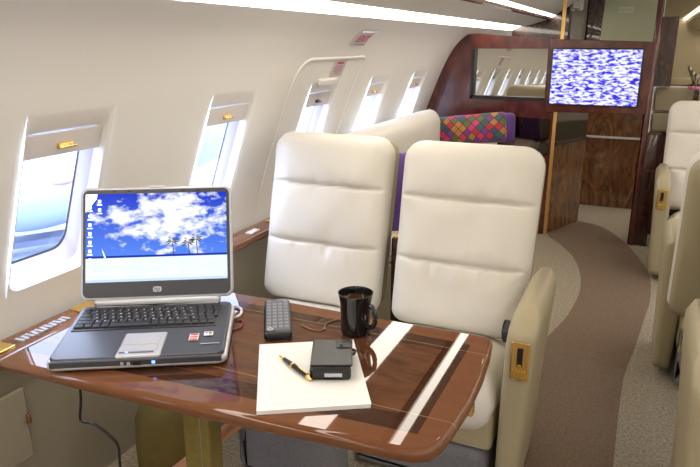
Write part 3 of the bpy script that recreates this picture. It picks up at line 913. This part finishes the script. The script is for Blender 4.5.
keyrow(.0315, [.018]*13 + [.030, .018, .018][:3] + [.016])
keyrow(.0140, [.026] + [.018]*12 + [.026, .018, .018, .012][:4])
keyrow(-.0035, [.030] + [.018]*11 + [.040, .018, .018, .012][:4])
keyrow(-.0210, [.040] + [.018]*10 + [.034, .018, .018, .018][:4])
keyrow(-.0385, [.022, .018, .018, .018, .092, .018, .018, .018, .018, .018, .018, .018, .018])
link('keys', kbm, M['key'], kb, angle=.6)
kl = bmesh.new()
for yy in (.0315, .014, -.0035, -.021):
    for i in range(13):
        box(kl, (-.125+i*.018+(.0315-yy)*.25, yy+.003, .00525), (.0035, .004, .0002))
link('key_letters', kl, M['silver'], kb)
tp = link('touchpad_surround', rbox((.002, -.078, dz(-.078)-.002), (.092, .104, .010), .0045, rot=Matrix.Rotation(slope, 3, 'X').to_euler()), M['silver'], lap, smooth=True)
link('touch_surface', rbox((-.002, -.060, dz(-.06)+.0032), (.076, .046, .0012), .0005, rot=Matrix.Rotation(slope, 3, 'X').to_euler()), M['silver'], tp, angle=.7)
link('buttons', rbox((-.002, -.096, dz(-.096)+.0028), (.076, .020, .003), .001, rot=Matrix.Rotation(slope, 3, 'X').to_euler()), M['silver'], tp, angle=.7)
link('status_slot', boxm((-.002, -.117, dz(-.117)+.0032), (.07, .006, .0008)), M['gasket'], tp)
link('status_light', boxm((-.022, -.117, dz(-.117)+.0038), (.006, .004, .0008)), M['led_blue'], tp)
for nm, x, y, w, h, m in (('maker_sticker', .108, -.058, .020, .030, 'white'), ('system_sticker', .138, -.045, .020, .018, 'white')):
    s = link(nm, boxm((x, y, dz(y)+.0022), (w, h, .0006), Matrix.Rotation(slope, 3, 'X').to_euler()), M[m], lap)
    bm = bmesh.new()
    if nm == 'maker_sticker':
        for q in (.010, -.001, -.011): box(bm, (x, y+q, dz(y+q)+.0027), (w*.8, .006, .0004))
        link('print', bm, M['red'], s)
    else:
        for qx, qy, cm in ((-.004, .003, 'red'), (.004, .003, 'stem'), (-.004, -.004, 'led_blue'), (.004, -.004, 'gold')):
            b3 = boxm((x+qx, y+qy, dz(y+qy)+.0027), (.006, .005, .0004)); link('print', b3, M[cm], s)
bm = bmesh.new(); box(bm, (.145, -.090, dz(-.09)+.0022), (.04, .003, .0004)); link('model_lettering', bm, M['silver'], lap)
# front edge ports and blue lights
bm = bmesh.new()
for x in (-.028, -.015): box(bm, (x, -D/2-.0008, .018), (.006, .003, .006))
link('front_jacks', bm, M['silver'], lap)
link('front_window', boxm((.002, -D/2-.0005, .018), (.016, .003, .009)), M['black'], lap)
link('front_light', boxm((.035, -D/2-.001, .019), (.006, .003, .005)), M['led_blue'], lap)
bm = bmesh.new()
box(bm, (0, -D/2+.0035, .0195), (W-.02, .008, .015)); link('front_strip', bm, M['char'], lap, bevel=.003)
# hinge and lid
link('hinge_bar', rbox((0, D/2-.008, .046), (.30, .022, .020), .008), M['silver'], lap, smooth=True)
lid = empty('lid', (0, D/2-.006, .052)); lid.parent = lap; lid.rotation_euler = (math.radians(-23), 0, 0)
LH, LW = .2745, .362
def slab(w, h, zc, y0, y1, r):
    bm = bmesh.new(); P = rrect(w, h, r, 6)
    a = [bm.verts.new((x, y0, zc+z)) for x, z in P]; b = [bm.verts.new((x, y1, zc+z)) for x, z in P]
    bridge(bm, a, b); bm.faces.new(a); bm.faces.new(b); return bm
link('lid_case', slab(LW, LH, LH/2, -.008, .012, .018), M['silver'], lid, bevel=.004)
link('bezel', slab(LW-.012, LH-.012, LH/2, -.0095, .0, .014), M['char'], lid, bevel=.001)
SCZ = .1505
bm = bmesh.new(); v = [bm.verts.new(p) for p in ((-.165, 0, -.1035), (.165, 0, -.1035), (.165, 0, .1035), (-.165, 0, .1035))]; bm.faces.new(v)
scr = link('screen', bm, M['screen'], lid); scr.location = (0, -.0102, SCZ); scr.scale = (1.02, 1, 1.04)
link('catch', rbox((0, -.004, LH+.0005), (.04, .010, .006), .002), M['silver'], lid, smooth=True)
for x in (-.10, -.065, .065, .10): link('bumper', boxm((x, -.0098, LH-.011), (.008, .001, .003)), M['black'], lid)
mt = Matrix.Translation((0, -.0106, .0225)) @ Matrix.Rotation(PI/2, 4, 'X')
lg = link('badge', slab(.020, .013, .0225, -.0104, -.0095, .004), M['silver'], lid)
link('lettering', text_bm('hp', .014, mt, .0003), M['char'], lg)
# drawn on the screen: icons, palms, sail  (thin, lit like the picture)
M['ico'] = emat('icon_white', (.85, .92, 1.), 1.0); M['palm'] = pmat('palm_silhouette', (.004, .006, .05), .6); M['sheet'] = emat('page_white', (1, .98, .97), 1.0)
bm = bmesh.new()
for i in range(8):
    z = .072 - i*.0205; box(bm, (-.155, -.0003, z), (.007, .0003, .008)); box(bm, (-.155, -.0003, z-.008), (.012, .0003, .0025))
for i in range(2):
    z = .086 - i*.02; box(bm, (-.133, -.0003, z), (.007, .0003, .008)); box(bm, (-.133, -.0003, z-.008), (.012, .0003, .0025))
bm2 = bmesh.new()
icons = link('desktop_icons', bm, M['ico'], lid); icons.location = scr.location; icons.scale = scr.scale
bm = bmesh.new(); q = [bm.verts.new(p) for p in ((-.165, -.0003, .1035), (-.165, -.0003, .060), (-.140, -.0003, .092), (-.138, -.0003, .1035))]; bm.faces.new(q)
c_ = link('window_corner', bm, M['sheet'], lid); c_.location = scr.location; c_.scale = scr.scale
bm = bmesh.new(); q = [bm.verts.new(p) for p in ((-.118, -.0003, -.046), (-.1285, -.0003, -.024), (-.122, -.0003, -.046))]; bm.faces.new(q)
c_ = link('sail', bm, M['ico'], lid); c_.location = scr.location; c_.scale = scr.scale
bm = bmesh.new()
for px, pz, h in ((.040, -.047, .034), (.077, -.047, .031), (.096, -.047, .038)):
    q = [bm.verts.new(p) for p in ((px-.001, -.0004, pz), (px+.001, -.0004, pz), (px+.0008-.004, -.0004, pz+h), (px-.0008-.004, -.0004, pz+h))]; bm.faces.new(q)
    cx, cz = px-.004, pz+h
    for k in range(9):
        a = -.5 + k*(PI+1.)/8; l = .0175*(.8+.3*((k*7) % 3)/2)
        tip = (cx+l*math.cos(a), -.0004, cz+l*.75*math.sin(a)-.002)
        mid = (cx+l*.55*math.cos(a), -.0004, cz+l*.55*math.sin(a)+.002)
        dn = (mid[0]+.001*math.sin(a), -.0004, mid[2]-.0035)
        bm.faces.new([bm.verts.new(p) for p in ((cx, -.0004, cz), mid, tip, dn)])
c_ = link('palms', bm, M['palm'], lid); c_.location = scr.location; c_.scale = scr.scale
# cables from the laptop
def cable(name, pts, r, m, label):
    bm = bmesh.new(); P = spline(pts, 8); tube(bm, P, r, 8); return tag(link(name, bm, m, smooth=True), label, 'cable')
cable('white_cable', [(-.935, 1.285, .664), (-.916, 1.305, .664), (-.892, 1.298, .664), (-.874, 1.272, .664), (-.872, 1.250, .664), (-.884, 1.236, .664)], .0034, M['cable_white'], 'short white cable looping out behind the right side of the laptop')
cable('maroon_cable', [(-.862, 1.228, .663), (-.852, 1.240, .663), (-.838, 1.226, .663), (-.830, 1.200, .663), (-.842, 1.182, .663)], .0022, M['cable_red'], 'thin maroon cable beside the laptop just in front of the white cable')
cable('thin_cable', [(-.700, 1.275, .6625), (-.662, 1.262, .6625), (-.640, 1.275, .6625), (-.650, 1.31, .6625), (-.628, 1.348, .6625), (-.596, 1.335, .6625), (-.588, 1.30, .6625)], .0018, M['cable_tan'], 'thin tan cord curling across the table between handset and mug')
cable('power_cable', [(-1.100, .95, .632), (-1.105, .95, .573), (-1.109, .95, .53), (-1.119, .95, .485), (-1.112, .95, .475), (-1.077, .95, .478), (-1.034, .95, .46), (-1.009, .95, .437), (-1.010, .95, .381), (-1.006, .955, .28), (-1.0, .97, .12), (-.99, 1.0, .006)], .0032, M['cable_black'], 'black cord hanging from the table edge below the laptop down to the carpet')

# ------------------------------------------------------------------ things on the table
mug = empty('coffee_mug', (-.566, 1.298, TZ), math.radians(-22)); tag(mug, 'black glazed mug of coffee on the table', 'mug')
bm = bmesh.new()
lathe(bm, [(0, .001), (.030, .0), (.034, .002), (.0355, .01), (.036, .05), (.0375, .08), (.0415, .099), (.0425, .1025), (.040, .1025), (.0355, .085), (.033, .05), (.032, .01), (0, .008)], 40)
body = link('cup', bm, M['black_gloss'], mug, angle=.9)
bm = bmesh.new(); tube(bm, spline([(.034, 0, .078), (.052, 0, .082), (.064, 0, .068), (.064, 0, .045), (.052, 0, .030), (.034, 0, .028)], 6), .0058, 10); link('handle', bm, M['black_gloss'], mug, smooth=True)
bm = bmesh.new(); lathe(bm, [(0, .086), (.0355, .086)], 32); link('coffee', bm, M['coffee'], mug)

PA = math.radians(30.6)
pp = empty('paper_pad', (-.569, 1.068, TZ), PA); tag(pp, 'pad of white letter paper lying under the pen and black case', 'paper')
link('sheets', boxm((0, 0, .0042), (.2159, .2794, .008)), M['paper'], pp)
bm = boxm((.0006, -.0006, .0086), (.2159, .2794, .0006), Matrix.Rotation(.004, 3, 'Z').to_euler()); link('top_sheet', bm, M['paper'], pp)
ptz = TZ + .009
cs = empty('black_case', (-.538, 1.105, ptz), math.radians(24)); tag(cs, 'black leather organiser case with snap flap lying on the paper pad', 'case')
link('case_body', rbox((0, 0, .015), (.084, .125, .028), .006), M['black_leather'], cs, smooth=True)
fp = link('flap', rbox((.002, .004, .0305), (.086, .118, .004), .002), M['black_leather'], cs, smooth=True)
link('tongue', rbox((.026, .03, .0335), (.030, .020, .003), .0014), M['black_leather'], cs, smooth=True)
bm = bmesh.new(); lathe(bm, [(0, .0385), (.0035, .038), (.0048, .036), (.0048, .034)], 16, (.022, .03, 0)); link('snap', bm, M['char'], cs, smooth=True)
link('label_plate', rbox((.006, -.063, .014), (.036, .003, .008), .001), M['silver'], cs, smooth=True)
bm = bmesh.new(); tube(bm, spline([(.042, .01, .022), (.049, .018, .022), (.050, .034, .020), (.042, .042, .018)], 5), .0035, 8); link('side_loop', bm, M['black_leather'], cs, smooth=True)

pd = Vector((-.544+.655, 1.028-1.092, 0)); pa = math.atan2(pd.y, pd.x)
pen = empty('fountain_pen', (-.600, 1.060, ptz+.0062), pa); tag(pen, 'black pen with gold trim lying on the white paper pad', 'pen')
def penpart(name, prof, m):
    bm = bmesh.new(); lathe(bm, [(r, x) for x, r in prof], 18); xform(bm, (0, 0, 0), ry=PI/2); return link(name, bm, m, pen, smooth=True)
penpart('barrel', [(-.045, .0001), (-.045, .0045), (-.02, .0058), (.0, .006), (.002, .006), (.048, .0056), (.048, .0001)], M['black_gloss'])
penpart('end_cap', [(-.064, .0001), (-.064, .0022), (-.055, .0032), (-.046, .0046), (-.045, .0001)], M['gold'])
penpart('band', [(-.012, .0059), (-.012, .0066), (-.007, .0066), (-.007, .0059)], M['gold'])
penpart('tip', [(.047, .0001), (.047, .0058), (.056, .005), (.064, .0022), (.064, .0001)], M['gold'])
link('clip', rbox((.030, 0, .0066), (.036, .003, .0016), .0007), M['gold'], pen, smooth=True)

ph = empty('remote_handset', (-.764, 1.268, TZ), math.radians(31)); tag(ph, 'dark grey remote handset with rows of buttons beside the laptop', 'remote')
link('handset_case', rbox((0, 0, .0105), (.066, .205, .021), .007), M['black'], ph, smooth=True)
link('face_plate', rbox((0, .004, .0212), (.058, .188, .002), .001), M['gasket'], ph, angle=.7)
for j in range(9):
    for i in range(4):
        if j == 8 and i in (1, 2): continue
        link('button', rbox((-.021+i*.014, -.072+j*.0195, .0226), (.0095, .0115, .003), .001, 2), M['button'], ph, angle=.7)
link('display', rbox((0, .092, .0215), (.048, .010, .002), .0009), M['gasket'], ph, angle=.7)
bm = bmesh.new(); lathe(bm, [(.005, .0), (.0075, .0), (.0075, .003), (.005, .003), (.005, .0)], 16, (-.018, -.086, .0218)); link('dial_ring', bm, M['silver'], ph, smooth=True)

# ------------------------------------------------------------------ outside
tag(link('ground_outside', boxm((-20, 8, -2.05), (60, 80, .1)), M['tarmac']), kind='structure')
jet = empty('parked_aircraft', (-5.2, 5.2, -2.0)); tag(jet, 'pale parked aircraft seen through the window nearest the laptop', 'aircraft')
def ellipsoid(name, c, r, m, rz=0):
    bm = bmesh.new(); bmesh.ops.create_uvsphere(bm, u_segments=32, v_segments=16, radius=1, matrix=Matrix.Translation(c) @ Matrix.Rotation(rz, 4, 'Z') @ Matrix.Diagonal((*r, 1)))
    return link(name, bm, m, jet, smooth=True)
ellipsoid('fuselage', (-2.5, .5, 2.0), (1.1, 7, 1.15), M['jet_white'])
ellipsoid('engine', (-.2, -.6, 1.95), (.42, 1.1, .42), M['jet_white'])
bm = bmesh.new(); prism(bm, [(-2, -1.0), (2.2, -1.6), (2.4, -.6), (-2, 1.4)], 'z', 1.20, 1.30); link('wing', bm, M['jet_white'], jet)
ellipsoid('engine_marking', (.10, -.75, 2.05), (.13, .22, .06), M['jet_red'])
bm = bmesh.new(); prism(bm, [(-1.2, -2.2), (-.9, -2.2), (1.2, 1.2), (.9, 1.2)], 'z', 1.40, 1.46); link('flap_gap', bm, M['jet_dark'], jet)

# ------------------------------------------------------------------ lights
def area(name, loc, size, sy, power, col, rot=(0, 0, 0)):
    l = bpy.data.lights.new(name, 'AREA'); l.shape = 'RECTANGLE'; l.size = size; l.size_y = sy; l.energy = power; l.color = col
    o = bpy.data.objects.new(name, l); COL.objects.link(o); o.location = loc; o.rotation_euler = rot; return o
# fill lamps added along the cabin centre to brighten the interior
for i, (x, y) in enumerate(((-.12, -3.4), (-.12, -1.9), (-.12, -.5), (-.12, .8), (-.12, 2.1), (-.12, 3.4), (-.12, 6.3))):
    lp_ = empty('fill_lamp', (x, y, 1.73)); tag(lp_, 'small round fill lamp added in the centre of the ceiling', 'fill lamp', 'added fill lamps along the ceiling centre')
    bm = bmesh.new(); lathe(bm, [(0, .0), (.05, .0)], 24); link('lens', bm, M['lamp'], lp_)
    bm = bmesh.new(); lathe(bm, [(.05, .004), (.052, -.004), (.062, -.004), (.064, .01)], 24); link('rim', bm, M['chrome'], lp_, smooth=True)

w = bpy.data.worlds.new('sky'); S.world = w; w.use_nodes = True
nt = w.node_tree; bg = nt.nodes['Background']
tc = nt.nodes.new('ShaderNodeTexCoord'); sp = nt.nodes.new('ShaderNodeSeparateXYZ'); nt.links.new(tc.outputs['Generated'], sp.inputs[0])
cr = nt.nodes.new('ShaderNodeValToRGB'); e = cr.color_ramp.elements
e[0].position = 0.; e[0].color = (.58, .70, 1, 1); e[1].position = 1.; e[1].color = (.72, .79, 1, 1)
nt.links.new(sp.outputs['Z'], cr.inputs['Fac']); nt.links.new(cr.outputs['Color'], bg.inputs[0])
mr_ = nt.nodes.new('ShaderNodeMapRange'); mr_.inputs['From Min'].default_value = .08; mr_.inputs['From Max'].default_value = .5
mr_.inputs['To Min'].default_value = 1.3; mr_.inputs['To Max'].default_value = 12.
nt.links.new(sp.outputs['Z'], mr_.inputs['Value']); nt.links.new(mr_.outputs[0], bg.inputs[1])

# ------------------------------------------------------------------ camera and view
cd = bpy.data.cameras.new('camera'); cam = bpy.data.objects.new('camera', cd); COL.objects.link(cam)
cam.location = (0, 0, 1.327); cam.rotation_euler = (math.radians(90-16.5), 0, math.radians(24.1))
cd.sensor_width = 36; cd.lens = 643/700*36; cd.clip_start = .02; cd.clip_end = 300
S.camera = cam
S.view_settings.view_transform = 'Standard'; S.view_settings.look = 'None'; S.view_settings.gamma = 1; S.view_settings.use_curve_mapping = False
S.view_settings.exposure = 0.10
S.cycles.use_denoising = True
S.cycles.max_bounces = 10
S.cycles.sample_clamp_indirect = 8
